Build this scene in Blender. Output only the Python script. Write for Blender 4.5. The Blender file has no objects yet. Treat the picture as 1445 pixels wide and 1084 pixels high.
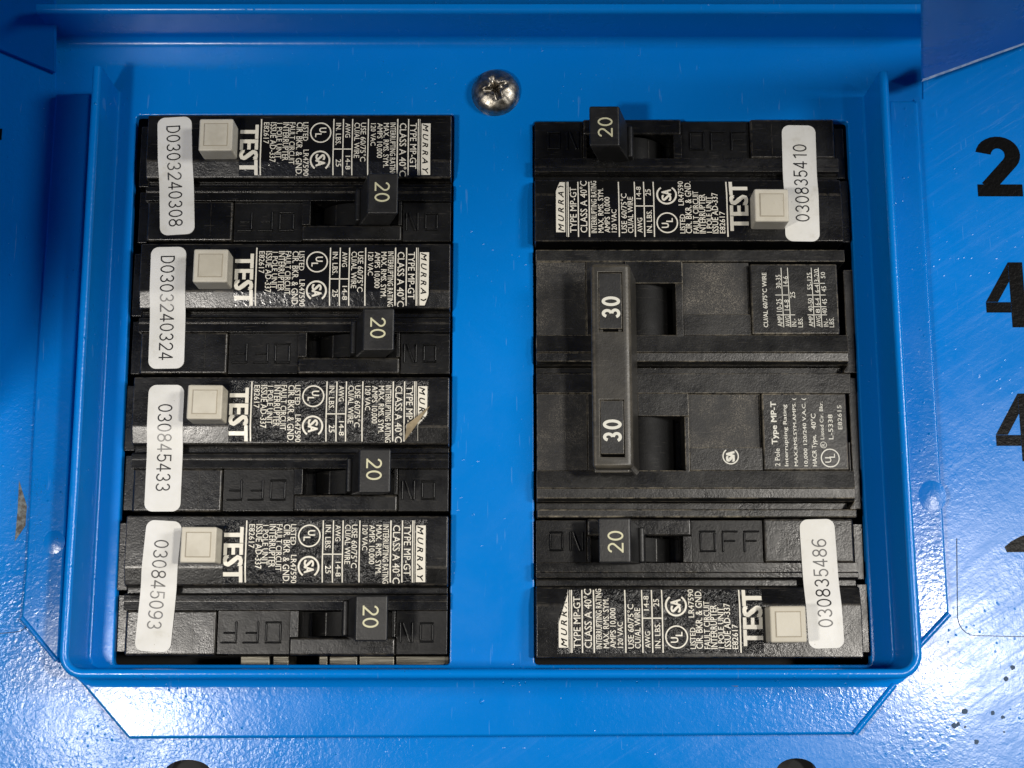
import bpy, bmesh, math, random, os
from mathutils import Vector, Matrix
random.seed(7)
SC = bpy.context.scene
COL = SC.collection
S = 0.1                                   # mesh units per millimetre (1 unit = 1 cm, real size)
SC.unit_settings.system = 'METRIC'
SC.unit_settings.scale_length = 0.01
PI = math.pi
R = math.radians

# ------------------------------------------------------------------ camera
# Panel frame: u right, v up, w out of the panel (mm). World = (u, -w, v).
F, D, TH = 1960.0, 249.0, math.atan(388/1960.0)
CT, ST = math.cos(TH), math.sin(TH)
cd = bpy.data.cameras.new('camera')
cam = bpy.data.objects.new('camera', cd); COL.objects.link(cam)
cam.location = (0, -D*S, 0)
cam.rotation_euler = (R(90)+TH, 0, 0)
cd.sensor_width = 36.0
cd.lens = 36.0*F/1445.0
cd.clip_start = 0.5; cd.clip_end = 2000
cd.dof.use_dof = False
SC.camera = cam

def at(px, py, w=0.0):
    """photo pixel -> (u, v) on the plane w"""
    a, b = px-722.5, 542-py
    dv, dw = b*CT+F*ST, b*ST-F*CT
    t = (D-w)/(-dw)
    return a*t, dv*t

# ------------------------------------------------------------------ light
SC.view_settings.view_transform = 'Standard'
SC.view_settings.look = 'None'
SC.view_settings.exposure = 0.20
SC.view_settings.gamma = 1.0
SC.render.engine = 'CYCLES'
SC.cycles.use_denoising = True
SC.cycles.max_bounces = 6
SC.cycles.sample_clamp_indirect = 6
wd = bpy.data.worlds.new('World'); SC.world = wd
wd.use_nodes = True
bg = wd.node_tree.nodes['Background']
bg.inputs['Color'].default_value = (0.42, 0.46, 0.55, 1)
bg.inputs['Strength'].default_value = 0.05

def area(name, u, v, w, tu, tv, tw, sx, sy, power, col):
    ld = bpy.data.lights.new(name, 'AREA')
    ld.shape = 'ELLIPSE'; ld.size = sx*S; ld.size_y = sy*S
    ld.energy = power; ld.color = col
    o = bpy.data.objects.new(name, ld); COL.objects.link(o)
    p = Vector((u, -w, v))*S; q = Vector((tu, -tw, tv))*S
    o.location = p
    o.rotation_euler = (q-p).to_track_quat('-Z', 'Y').to_euler()
    return o
area('work_lamp', -141, -24, 268, -20, 40, 0, 34, 30, 4300, (1.0, 0.945, 0.865))
area('work_lamp', 250, 8, 530, 20, 40, 0, 50, 40, 15500, (1.0, 0.945, 0.865))
area('room_lamp', 720, 170, 700, 0, 40, 0, 260, 200, 43000, (1.0, 0.975, 0.93))

# ------------------------------------------------------------------ materials
class NT:
    def __init__(s, name):
        s.m = bpy.data.materials.new(name); s.m.use_nodes = True
        s.t = s.m.node_tree; s.b = s.t.nodes['Principled BSDF']
        tc = s.t.nodes.new('ShaderNodeTexCoord'); oi = s.t.nodes.new('ShaderNodeObjectInfo')
        ad = s.t.nodes.new('ShaderNodeVectorMath'); ad.operation = 'ADD'
        mu = s.t.nodes.new('ShaderNodeMath'); mu.operation = 'MULTIPLY'; mu.inputs[1].default_value = 37.0
        s.l(oi.outputs['Random'], mu.inputs[0])
        s.l(tc.outputs['Object'], ad.inputs[0]); s.l(mu.outputs[0], ad.inputs[1])
        s.co = ad.outputs[0]; s.raw = tc.outputs['Object']
    def l(s, a, b): s.t.links.new(a, b)
    def scaled(s, vec, src=None):
        n = s.t.nodes.new('ShaderNodeVectorMath'); n.operation = 'MULTIPLY'
        s.l(src or s.co, n.inputs[0]); n.inputs[1].default_value = vec
        return n.outputs[0]
    def noise(s, scale, detail=3, rough=0.6, vec=None, dist=0.0):
        n = s.t.nodes.new('ShaderNodeTexNoise')
        n.inputs['Scale'].default_value = scale; n.inputs['Detail'].default_value = detail
        n.inputs['Roughness'].default_value = rough; n.inputs['Distortion'].default_value = dist
        s.l(vec or s.co, n.inputs['Vector']); return n.outputs['Fac']
    def voro(s, scale, vec=None, feature='F1', out='Distance', rnd=1.0):
        n = s.t.nodes.new('ShaderNodeTexVoronoi'); n.feature = feature
        n.inputs['Scale'].default_value = scale
        n.inputs['Randomness'].default_value = rnd
        s.l(vec or s.co, n.inputs['Vector']); return n.outputs[out]
    def ramp(s, f, a, b, va=0.0, vb=1.0, smooth=False):
        n = s.t.nodes.new('ShaderNodeMapRange')
        if smooth: n.interpolation_type = 'SMOOTHSTEP'
        n.inputs['From Min'].default_value = a; n.inputs['From Max'].default_value = b
        n.inputs['To Min'].default_value = va; n.inputs['To Max'].default_value = vb
        s.l(f, n.inputs['Value']); return n.outputs[0]
    def math(s, op, a, b=None):
        n = s.t.nodes.new('ShaderNodeMath'); n.operation = op
        for i, x in enumerate((a, b)):
            if x is None: continue
            if isinstance(x, (int, float)): n.inputs[i].default_value = x
            else: s.l(x, n.inputs[i])
        return n.outputs[0]
    def mix(s, f, a, b):
        n = s.t.nodes.new('ShaderNodeMix'); n.data_type = 'RGBA'
        if isinstance(f, (int, float)): n.inputs['Factor'].default_value = f
        else: s.l(f, n.inputs['Factor'])
        for k, x in (('A', a), ('B', b)):
            i = [q for q in n.inputs if q.name == k and q.type == 'RGBA'][0]
            if isinstance(x, tuple): i.default_value = (*x[:3], 1)
            else: s.l(x, i)
        return [q for q in n.outputs if q.type == 'RGBA'][0]
    def bump(s, h, dist, strength=1.0, prev=None):
        n = s.t.nodes.new('ShaderNodeBump'); n.inputs['Distance'].default_value = dist
        n.inputs['Strength'].default_value = strength
        s.l(h, n.inputs['Height'])
        if prev is not None: s.l(prev, n.inputs['Normal'])
        return n.outputs['Normal']
    def set(s, **k):
        for n, v in k.items():
            i = s.b.inputs[n.replace('_', ' ')]
            if hasattr(v, 'links') or hasattr(v, 'is_linked'): s.l(v, i)
            elif isinstance(v, tuple): i.default_value = (*v[:3], 1)
            else: i.default_value = v
        return s.m

def blue_paint(name, peel=1.0, rough=0.26, specks=1.0, streaks=False):
    n = NT(name)
    big = n.noise(0.25, 3, 0.6)
    fine = n.noise(9.0, 4, 0.6)
    c = n.mix(n.ramp(big, 0.3, 0.7), (0.0, 0.160, 0.545), (0.0, 0.176, 0.59))
    # dried dust specks
    vd = n.voro(5.5); nz = n.noise(0.9, 2)
    dust = n.math('MULTIPLY', n.ramp(vd, 0.055, 0.02), n.ramp(nz, 0.50, 0.60))
    c = n.mix(n.math('MULTIPLY', dust, 0.55*specks), c, (0.45, 0.6, 0.75))
    # a few dark chips
    vd2 = n.voro(0.9); c = n.mix(n.ramp(vd2, 0.008, 0.005), c, (0.01, 0.03, 0.05))
    # faint scratches
    sc = n.noise(2.2, 2, 0.5, n.scaled((9, 0.7, 1)))
    scr = n.ramp(sc, 0.70, 0.74)
    c = n.mix(n.math('MULTIPLY', scr, 0.10), c, (0.3, 0.5, 0.75))
    # orange peel, droplets and smears in the gloss
    peelh = n.math('MULTIPLY', n.math('ADD', n.noise(13.0, 2, 0.55, None, 0.5), n.math('MULTIPLY', n.noise(5.0, 3, 0.6), 0.7)), n.ramp(n.noise(0.7, 3, 0.6), 0.3, 0.7, 0.45, 1.25))
    b1 = n.bump(peelh, 0.0042*peel, 1.0)
    b2 = n.bump(n.noise(38.0, 3, 0.6), 0.0008*peel, 1.0, b1)
    drops = n.math('MULTIPLY', n.ramp(n.voro(6.0), 0.16, 0.0, 0, 1, True), n.ramp(n.noise(0.6, 2), 0.50, 0.60))
    b3 = n.bump(drops, 0.014*specks, 1.0, b2)
    rg = n.math('ADD', n.ramp(n.noise(0.5, 4, 0.65, None, 0.6), 0.3, 0.75, rough-0.05, rough+0.09), n.math('MULTIPLY', fine, 0.06))
    if streaks:
        sep = n.t.nodes.new('ShaderNodeSeparateXYZ'); n.l(n.raw, sep.inputs[0])
        side = n.ramp(sep.outputs['X'], -3.0, 2.0, 0, 1, True)
        rot = n.t.nodes.new('ShaderNodeVectorRotate'); rot.inputs['Angle'].default_value = R(-32); n.l(n.co, rot.inputs['Vector'])
        st = n.noise(1.3, 5, 0.7, n.scaled((0.5, 7.0, 1), rot.outputs[0]), 0.5)
        rg = n.math('ADD', rg, n.math('MULTIPLY', n.ramp(st, 0.48, 0.66), n.math('MULTIPLY', side, 0.08)))
        pe = n.math('SUBTRACT', 1.0, n.math('MULTIPLY', side, 0.62))
        for nd in n.t.nodes:
            if nd.type == 'BUMP' and nd.inputs['Distance'].default_value < 0.02: n.l(pe, nd.inputs['Strength'])
        wear = n.math('MULTIPLY', n.math('MULTIPLY', n.ramp(st, 0.56, 0.70), n.ramp(n.noise(0.45, 3), 0.5, 0.62)), n.math('MULTIPLY', side, 0.10))
        c = n.mix(wear, c, (0.30, 0.42, 0.55))
    return n.set(Base_Color=c, Roughness=rg, Normal=b3, IOR=1.39)

M = {}
M['blue'] = blue_paint('blue_paint', 0.55, 0.20, 0.6)
M['blue_plate'] = blue_paint('blue_paint_rough', 1.7, 0.17, 1.0, True)
M['blue_worn'] = blue_paint('blue_paint_worn', 0.8, 0.19, 1.0)
M['blue_flange'] = blue_paint('blue_paint_flange', 1.0, 0.16, 1.2)

def black_plastic(name, base=(0.0035, 0.0035, 0.0035), rough=0.23, dust=0.0, edge=False, dustcol=(0.16, 0.125, 0.085)):
    n = NT(name)
    g = n.noise(16.0, 4, 0.7)
    cl = n.noise(1.1, 4, 0.65)
    c = n.mix(n.ramp(cl, 0.35, 0.7), base, tuple(x*1.9+0.0006 for x in base))
    spk = n.math('MULTIPLY', n.ramp(n.voro(14.0), 0.10, 0.03), n.ramp(n.noise(1.3, 2), 0.50, 0.62))
    c = n.mix(n.math('MULTIPLY', spk, 0.30+dust*0.3), c, (0.25, 0.22, 0.17))
    if dust > 0:
        dm = n.math('MULTIPLY', n.ramp(n.noise(60.0, 4, 0.8), 0.50, 0.62), n.ramp(n.noise(1.1, 5, 0.7), 0.42, 0.68))
        c = n.mix(n.math('MULTIPLY', dm, dust), c, dustcol)
    sc = n.ramp(n.noise(3.0, 1, 0.5, n.scaled((1, 14, 1))), 0.68, 0.74)
    c = n.mix(n.math('MULTIPLY', sc, 0.10), c, (0.2, 0.18, 0.15))
    if edge:
        ed = n.math('MULTIPLY', n.ramp(n.noise(9.0, 3, 0.7), 0.36, 0.66), n.ramp(n.noise(0.8, 2, 0.6), 0.30, 0.60))
        c = n.mix(n.math('MULTIPLY', ed, 0.85 if dust > .3 else 0.45), c, (0.24, 0.21, 0.155) if dust > .3 else (0.12, 0.105, 0.08))
    b1 = n.bump(n.noise(30.0, 3, 0.6), 0.0028, 1.0)
    b2 = n.bump(cl, 0.012, 1.0, b1)
    rg = n.math('ADD', n.ramp(cl, 0.3, 0.7, rough-0.07, rough+0.09), n.math('MULTIPLY', g, 0.08))
    return n.set(Base_Color=c, Roughness=rg, Normal=b2, IOR=1.47)
M['black'] = black_plastic('black_plastic')
M['black_edge'] = black_plastic('black_plastic_worn_edge', rough=0.24, edge=True)
M['recess'] = black_plastic('matt_black_plastic', (0.003, 0.003, 0.003), 0.32)
M['recess'].node_tree.nodes['Principled BSDF'].inputs['IOR'].default_value = 1.38
M['dusty'] = black_plastic('dusty_black_plastic', (0.0065, 0.0065, 0.0063), 0.28, 0.30, False, (0.13, 0.12, 0.10))
M['dusty_edge'] = black_plastic('dusty_black_plastic_edge', (0.009, 0.0088, 0.0084), 0.29, 0.5, True)
M['grit'] = black_plastic('gritty_black_plastic', (0.007, 0.0068, 0.0065), 0.5, 1.0, False, (0.23, 0.205, 0.165))
M['tie'] = black_plastic('grey_brown_plastic', (0.017, 0.0155, 0.0125), 0.45, 0.22, False, (0.14, 0.12, 0.085))
M['tie_edge'] = black_plastic('grey_brown_plastic_edge', (0.03, 0.027, 0.021), 0.34, 0.25, True)
M['handle'] = black_plastic('black_handle_plastic', (0.008, 0.008, 0.008), 0.38)
M['drum'] = black_plastic('drum_plastic', (0.002, 0.002, 0.002), 0.5)
M['drum'].node_tree.nodes['Principled BSDF'].inputs['IOR'].default_value = 1.28
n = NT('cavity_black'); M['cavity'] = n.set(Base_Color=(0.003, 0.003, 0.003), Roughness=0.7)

n = NT('ivory_plastic')
c = n.mix(n.ramp(n.noise(1.6, 4, 0.6), 0.35, 0.7), (0.56, 0.53, 0.45), (0.47, 0.44, 0.365))
c = n.mix(n.math('MULTIPLY', n.ramp(n.voro(9.0), 0.09, 0.04), n.ramp(n.noise(2.0, 2), 0.45, 0.6)), c, (0.25, 0.2, 0.13))
oi = n.t.nodes.new('ShaderNodeObjectInfo'); c = n.mix(n.ramp(oi.outputs['Random'], 0, 1, 0, 0.55), c, (0.40, 0.365, 0.285))
c = n.mix(n.ramp(n.noise(0.9, 4, 0.7), 0.55, 0.75, 0, 0.4), c, (0.30, 0.26, 0.18))
M['ivory'] = n.set(Base_Color=c, Roughness=0.5, Normal=n.bump(n.noise(22, 3), 0.0015, 1.0))
n = NT('ivory_groove'); M['groove'] = n.set(Base_Color=(0.33, 0.29, 0.22), Roughness=0.7)

n = NT('sticker_paper')
c = n.mix(n.ramp(n.noise(0.9, 4, 0.6), 0.35, 0.7), (0.68, 0.675, 0.65), (0.58, 0.57, 0.525))
c = n.mix(n.ramp(n.noise(1.8, 5, 0.75), 0.58, 0.78, 0, 0.5), c, (0.40, 0.37, 0.30))
c = n.mix(n.math('MULTIPLY', n.ramp(n.voro(7.0), 0.07, 0.03), n.ramp(n.noise(1.3, 2), 0.48, 0.58)), c, (0.16, 0.14, 0.11))
M['paper'] = n.set(Base_Color=c, Roughness=n.ramp(n.noise(0.7, 3), 0.3, 0.7, 0.38, 0.5), IOR=1.4, Normal=n.bump(n.noise(1.4, 3, 0.5), 0.018, 1.0))
n = NT('sticker_ink'); M['ink'] = n.set(Base_Color=(0.012, 0.012, 0.014), Roughness=0.35)

def film(name, amt):
    n = NT(name)
    h = n.math('ADD', n.noise(8.0, 3, 0.6, None, 0.8), n.math('MULTIPLY', n.noise(20.0, 2, 0.5), 0.35))
    b1 = n.bump(h, 0.012*amt, 1.0)
    spk = n.math('MULTIPLY', n.ramp(n.voro(16.0), 0.11, 0.05), n.ramp(n.noise(1.5, 2), 0.5, 0.62))
    c = n.mix(n.math('MULTIPLY', spk, 0.4), (0.006, 0.006, 0.0062), (0.2, 0.17, 0.12))
    return n.set(Base_Color=c, Roughness=0.27 if amt > 2 else 0.19, Normal=b1, IOR=1.5, Coat_Weight=0.0)
M['film'] = film('glossy_black_label_film', 0.5)
M['film_crinkled'] = film('crinkled_black_label_film', 5.0)
n = NT('label_backing')
M['backing'] = n.set(Base_Color=n.mix(n.ramp(n.noise(6, 3), 0.4, 0.6), (0.30, 0.24, 0.15), (0.20, 0.16, 0.10)), Roughness=0.6)
def print_ink(name, col, amt=0.5):
    n = NT(name)
    wear = n.math('MULTIPLY', n.ramp(n.noise(12.0, 3, 0.7), 0.66, 0.74), 0.6)
    c = n.mix(wear, col, (0.06, 0.055, 0.045))
    h = n.math('ADD', n.noise(8.0, 3, 0.6, None, 0.8), n.math('MULTIPLY', n.noise(20.0, 2, 0.5), 0.35))
    return n.set(Base_Color=c, Roughness=0.3, Normal=n.bump(h, 0.008*amt, 1.0))
M['print'] = print_ink('cream_print', (0.70, 0.67, 0.58))
M['number'] = print_ink('pale_yellow_print', (0.55, 0.53, 0.36), 0.1)
M['grey_print'] = print_ink('grey_white_print', (0.62, 0.61, 0.54), 0.1)

n = NT('steel')
c = n.mix(n.ramp(n.noise(6.0, 4, 0.7), 0.4, 0.65), (0.40, 0.37, 0.32), (0.16, 0.14, 0.11))
M['steel'] = n.set(Base_Color=c, Metallic=1.0, Roughness=n.ramp(n.noise(7, 3), 0.3, 0.7, 0.28, 0.5), Normal=n.bump(n.noise(14, 4, 0.7), 0.006, 1.0))
n = NT('dull_zinc')
c = n.mix(n.ramp(n.noise(3.0, 3, 0.7, n.scaled((0.3, 6, 1))), 0.4, 0.65), (0.17, 0.16, 0.13), (0.04, 0.036, 0.028))
M['zinc'] = n.set(Base_Color=c, Metallic=0.8, Roughness=0.42)
n = NT('black_vinyl'); M['vinyl'] = n.set(Base_Color=(0.004, 0.004, 0.004), Roughness=0.3, IOR=1.14, Normal=n.bump(n.noise(13, 2), 0.007, 1.0))
n = NT('bare_chipped_metal'); M['chip'] = n.set(Base_Color=n.mix(n.ramp(n.noise(7, 4, 0.7), 0.42, 0.58), (0.16, 0.18, 0.18), (0.05, 0.04, 0.03)), Roughness=0.6)
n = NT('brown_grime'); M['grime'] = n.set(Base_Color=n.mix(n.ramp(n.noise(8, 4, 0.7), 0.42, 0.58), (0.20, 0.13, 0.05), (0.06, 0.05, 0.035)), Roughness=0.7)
n = NT('blue_grime'); M['dark_speck'] = n.set(Base_Color=(0.004, 0.04, 0.10), Roughness=0.6)
# clear protective film over the plate
n = NT('clear_film')
M['clear'] = n.set(Base_Color=(0.9, 0.95, 1.0), Roughness=n.ramp(n.noise(1.1, 3, 0.6, n.scaled((1.0, 0.35, 1))), 0.3, 0.7, 0.12, 0.34),
                   Transmission_Weight=1.0, IOR=1.12, Normal=n.bump(n.noise(5.0, 4, 0.65, n.scaled((1.5, 0.5, 1))), 0.012, 1.0))

# ------------------------------------------------------------------ mesh helpers
def V(u, v, w): return Vector((u, v, w))*S
class MB:
    def __init__(s): s.bm = bmesh.new()
    def join(s, bm2, mat=None):
        me = bpy.data.meshes.new('tmp'); bm2.to_mesh(me); bm2.free()
        k = len(s.bm.faces); s.bm.from_mesh(me); bpy.data.meshes.remove(me)
        if mat is not None:
            s.bm.faces.ensure_lookup_table()
            for f in s.bm.faces[k:]: f.material_index = mat
        return s
    def poly(s, pts, z0, z1, bevel=0.2, seg=2, mat=0, emat=1, top_only=True, shear=(0, 0), taper=None):
        """prism over outline pts (mm), from z0 (bottom) to z1 (top); top outline may be another list"""
        b = bmesh.new()
        top = taper or pts
        vt = [b.verts.new(V(p[0], p[1], z1 if len(p) < 3 else p[2])) for p in top]
        vb = [b.verts.new(V(p[0]+shear[0], p[1]+shear[1], z0)) for p in pts]
        b.faces.new(vt); b.faces.new(list(reversed(vb)))
        k = len(pts)
        for i in range(k):
            b.faces.new((vt[i], vb[i], vb[(i+1) % k], vt[(i+1) % k]))
        bmesh.ops.recalc_face_normals(b, faces=b.faces)
        for f in b.faces: f.material_index = mat
        if bevel > 0:
            zt = max(v.co.z for v in vb)
            es = [e for e in b.edges if not (top_only and e.verts[0].co.z <= zt+1e-6 and e.verts[1].co.z <= zt+1e-6)]
            bmesh.ops.bevel(b, geom=es, offset=bevel*S, segments=seg, profile=0.5, affect='EDGES', clamp_overlap=True, material=emat)
        return s.join(b)
    def box(s, x0, x1, y0, y1, z0, z1, bevel=0.2, **k):
        x0, x1 = min(x0, x1), max(x0, x1); y0, y1 = min(y0, y1), max(y0, y1)
        return s.poly([(x0, y0), (x1, y0), (x1, y1), (x0, y1)], z0, z1, bevel, **k)
    def profile(s, prof, x0, x1, bevel=0.2, seg=2, mat=0, emat=1):
        """closed outline (y, z) extruded along x"""
        b = bmesh.new()
        a = [b.verts.new(V(x0, y, z)) for y, z in prof]; c = [b.verts.new(V(x1, y, z)) for y, z in prof]
        b.faces.new(a); b.faces.new(list(reversed(c)))
        k = len(prof)
        for i in range(k): b.faces.new((a[i], c[i], c[(i+1) % k], a[(i+1) % k]))
        bmesh.ops.recalc_face_normals(b, faces=b.faces)
        for f in b.faces: f.material_index = mat
        if bevel > 0:
            bmesh.ops.bevel(b, geom=list(b.edges), offset=bevel*S, segments=seg, profile=0.5, affect='EDGES', clamp_overlap=True, material=emat)
        return s.join(b)
    def faces(s, vs, fs, mat=0):
        b = s.bm; vv = [b.verts.new(V(*p)) for p in vs]
        for f in fs:
            try: b.faces.new([vv[i] for i in f]).material_index = mat
            except ValueError: pass
        return s
    def build(s, name, mats, parent=None, smooth=50):
        me = bpy.data.meshes.new(name)
        s.bm.to_mesh(me); s.bm.free()
        for m in (mats if isinstance(mats, (list, tuple)) else [mats]): me.materials.append(m)
        for p in me.polygons: p.use_smooth = True
        if hasattr(me, 'set_sharp_from_angle'): me.set_sharp_from_angle(angle=R(smooth))
        o = bpy.data.objects.new(name, me); COL.objects.link(o)
        wn = o.modifiers.new('weighted_normals', 'WEIGHTED_NORMAL'); wn.keep_sharp = True; wn.weight = 80
        if parent: o.parent = parent
        return o
def thing(name, label, cat, u=0, v=0, w=0, group=None, turn=0.0):
    o = bpy.data.objects.new(name, None); COL.objects.link(o)
    o.empty_display_size = 0.3
    o.location = (u*S, -w*S, v*S); o.rotation_euler = (R(90), 0, 0)
    if turn: o.rotation_euler = (Matrix.Rotation(R(90), 3, 'X') @ Matrix.Rotation(turn, 3, 'Z')).to_euler()
    o['label'] = label; o['category'] = cat
    if group: o['group'] = group
    return o
def rrect(cx, cy, w, h, r, ang=0.0, k=6):
    pts = []
    for qx, qy, a0 in ((1, 1, 0), (-1, 1, 90), (-1, -1, 180), (1, -1, 270)):
        for i in range(k+1):
            a = R(a0+90*i/k)
            pts.append((qx*(w/2-r)+r*math.cos(a), qy*(h/2-r)+r*math.sin(a)))
    c, s_ = math.cos(ang), math.sin(ang)
    return [(cx+x*c-y*s_, cy+x*s_+y*c) for x, y in pts]

# ------------------------------------------------------------------ lettering
_tc = {}
def glyphs(body, bold=0.0, inter=True, res=2):
    key = (body, bold, inter, res)
    if key in _tc: return _tc[key]
    c = bpy.data.curves.new('lettering', 'FONT'); c.resolution_u = res; c.offset = bold
    o = bpy.data.objects.new('lettering', c); COL.objects.link(o)
    out = []
    for b in (body, 'H'):
        c.body = b
        dg = bpy.context.evaluated_depsgraph_get(); dg.update()
        m = bpy.data.meshes.new_from_object(o.evaluated_get(dg))
        out.append(([tuple(v.co[:2]) for v in m.vertices], [tuple(p.vertices) for p in m.polygons]))
        bpy.data.meshes.remove(m)
    bpy.data.objects.remove(o); bpy.data.curves.remove(c)
    vs, fs = out[0]; cap = max(v[1] for v in out[1][0]); base = min(v[1] for v in out[1][0])
    x0 = min(v[0] for v in vs); x1 = max(v[0] for v in vs)
    vs = [((x-(x0+x1)/2)/(x1-x0), (y-(cap+base)/2)/(cap-base)) for x, y in vs]
    _tc[key] = (vs, fs); return _tc[key]
def _e(cx, cy, rx, ry, a0, a1, k=16):
    return [(cx+rx*math.cos(R(a0+(a1-a0)*i/k)), cy+ry*math.sin(R(a0+(a1-a0)*i/k))) for i in range(k+1)]
def strokes(ch, t):
    h = t/2; w = .58; T, L_, W_ = 1-h, h, w-h
    if ch == '0': return [_e(w/2, .5, w/2-h, .5-h, 0, 360, 30)]
    if ch == '1': return [[(.10, .76), (.30, .80+h*.4), (.36, 1)][0:2], [(.37-h*0, 0), (.37, 1)], [(.12, .80), (.37, .97-h)]][1:]
    if ch == '2':
        a = _e(w/2, .72-h*.3, w/2-h, .28-h*.7, 172, -38, 16); return [a+[(h+.04, t*.8)], [(0, h), (w, h)]]
    if ch == '3': return [_e(w/2-.01, .74-h*.4, w/2-h-.03, .26-h*.6, 165, -90, 16), _e(w/2-.01, .27, w/2-h, .27-h, 90, -165, 16)]
    if ch == '4': return [[(w-.14-h, 0), (w-.14-h, 1)], [(w-.14-h-.01, T), (h*.9, .24+h)], [(0, .23+h), (w, .23+h)]]
    if ch == '5': return [[(w-.03, T), (.10+h*.2, T)], [(.12+h*.2, 1), (.06+h, .46)], _e(w/2, .32-h*.1, w/2-h, .32-h*.9, 150, -160, 20)]
    if ch == '6': return [_e(w/2, .31-h*.2, w/2-h, .31-h*.8, 0, 360, 28), _e(w/2+.08, .46, w/2+.08-h, .54-h, 55, 190, 16)]
    if ch == '9': return [[(w-x, 1-y) for x, y in q] for q in strokes('6', t)]
    if ch == '7': return [[(0, T), (w, T)], [(w-h, T), (.18, 0)]]
    if ch == '8': return [_e(w/2, .755-h*.3, w/2-h-.03, .245-h*.7, 0, 360, 26), _e(w/2, .275-h*.1, w/2-h, .275-h*.9, 0, 360, 28)]
    if ch == 'D': return [[(h, 0), (h, 1)], [(h, T), (.24, T)]+_e(.24, .5, w-.24-h, .5-h, 90, -90, 18)+[(h, h)]]
    return []
def stroke_word(body, t):
    vs, fs, x0 = [], [], 0.0
    for ch in body:
        if ch == '4' and t > .15:
            for q in ([(.34, 0), (.535, 0), (.535, 1), (.34, 1)], [(0, .225), (.337, .225), (.337, .385), (0, .385)], [(.538, .225), (.65, .225), (.65, .385), (.538, .385)], [(0, .388), (.165, .388), (.337, .70), (.337, 1)]):
                k0 = len(vs); vs += [(x0+x, y, 0.0) for x, y in q]; fs.append((k0, k0+1, k0+2, k0+3))
            x0 += .79; continue
        for n_, q in enumerate(strokes(ch, t)):
            closed = math.dist(q[0], q[-1]) < 1e-6 and len(q) > 3
            k0 = len(vs)
            for i, p in enumerate(q):
                pr = q[i-1] if i else (q[-2] if closed else None); nx = q[i+1] if i < len(q)-1 else (q[1] if closed else None)
                d0 = (Vector(p)-Vector(pr)).normalized() if pr else None; d1 = (Vector(nx)-Vector(p)).normalized() if nx else None
                d0 = d0 or d1; d1 = d1 or d0
                d = (d0+d1).normalized(); nn = Vector((-d.y, d.x)); m_ = min(1.6, 1/max(.3, nn.dot(Vector((-d0.y, d0.x)))))
                for sg in (1, -1):
                    v = Vector(p)+nn*sg*t/2*m_; vs.append((x0+v.x, v.y, .004*n_))
                if i: a = k0+2*i-2; fs.append((a, a+2, a+3, a+1)[::-1])
        x0 += (.58 if ch != '1' else .50)+.14
    xa = min(v[0] for v in vs); xb = max(v[0] for v in vs)
    vs = [((v[0]-(xa+xb)/2)/(xb-xa), v[1]-.5, v[2]) for v in vs]
    return vs, fs
def write(mb, body, cx, cy, length, cap, ang, zf, bold=0.0, inter=False, skew=0.0, mat=0, res=2, clip=None):
    """reading direction ang; zf(x, y) -> height of the surface"""
    vs, fs0 = stroke_word(body, bold) if inter else glyphs(body, 0.0, False, res)
    c, s_ = math.cos(ang), math.sin(ang)
    if inter: shifts = ((0, 0),)
    elif bold < .005: shifts = ((-bold, 0), (bold, 0))
    else: shifts = ((-bold, -bold*.7), (bold, -bold*.7), (-bold, bold*.7), (bold, bold*.7), (0, 0))
    for n_, (sx, sy) in enumerate(shifts):
        P = []
        for v in vs:
            X, Y = v[0]*length+sx*cap*1.4, v[1]*cap*(1-1.4*abs(sy))+sy*cap*1.4
            X += skew*Y
            p = (cx+X*c-Y*s_, cy+X*s_+Y*c); P.append((p[0], p[1], zf(*p)+.003*n_+(v[2] if len(v) > 2 else 0)))
        fs = [f for f in fs0 if all(clip(P[i][0], P[i][1]) for i in f)] if clip else fs0
        mb.faces(P, fs, mat)
def strip(mb, x0, x1, y0, y1, zf, mat=0, cuts=8, clip=None):
    """a flat printed rectangle laid on the surface, cut along y"""
    vs, fs = [], []
    for i in range(cuts+1):
        y = y0+(y1-y0)*i/cuts
        vs += [(x0, y, zf(x0, y)), (x1, y, zf(x1, y))]
        if i: fs.append((2*i-2, 2*i-1, 2*i+1, 2*i))
    if clip: fs = [f for f in fs if all(clip(vs[i][0], vs[i][1]) for i in f)]
    mb.faces(vs, fs, mat)
def ring(mb, cx, cy, r, t, zf, a0=0, a1=360, k=28, mat=0):
    vs, fs = [], []
    for i in range(k+1):
        a = R(a0+(a1-a0)*i/k)
        for q in (r-t, r):
            x, y = cx+q*math.cos(a), cy+q*math.sin(a); vs.append((x, y, zf(x, y)))
        if i: fs.append((2*i-2, 2*i-1, 2*i+1, 2*i))
    mb.faces(vs, fs, mat)

# ------------------------------------------------------------------ the single pole breaker
UL, UR = -40.3, 33.1             # column centres
HL = 28.85                        # half length
def P3(px, py, z=0.0):            # photo pixel on the third left breaker -> breaker frame
    u, v = at(px, py, z); return u-UL, v-38.1
def P2(px, py, z=0.0):
    u, v = at(px, py, z); return u-UL, v-63.5
Y = lambda py, z=0.0: P3(600, py, z)[1]
X = lambda px, z=0.0: P3(px, 640, z)[0]
y_top, y_bend, y_slope = 12.5, Y(602), Y(627, -.8)
def deck_z(x, y):
    if y > y_bend: return 0.0
    if y > y_slope: return -0.75*(y_bend-y)/(y_bend-y_slope)
    return -0.75
def drape_z(y):                   # a paper sticker laid over the whole breaker
    pts = [(12.6, 0.0), (y_bend, 0.0), (y_slope, -0.72), (Y(640), -0.95), (Y(722), -1.0), (-13, -1.05)]
    for (a, za), (b, zb) in zip(pts, pts[1:]):
        if y >= b: return za+(zb-za)*min(1, (a-y)/(a-b))
    return -1.0
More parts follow.
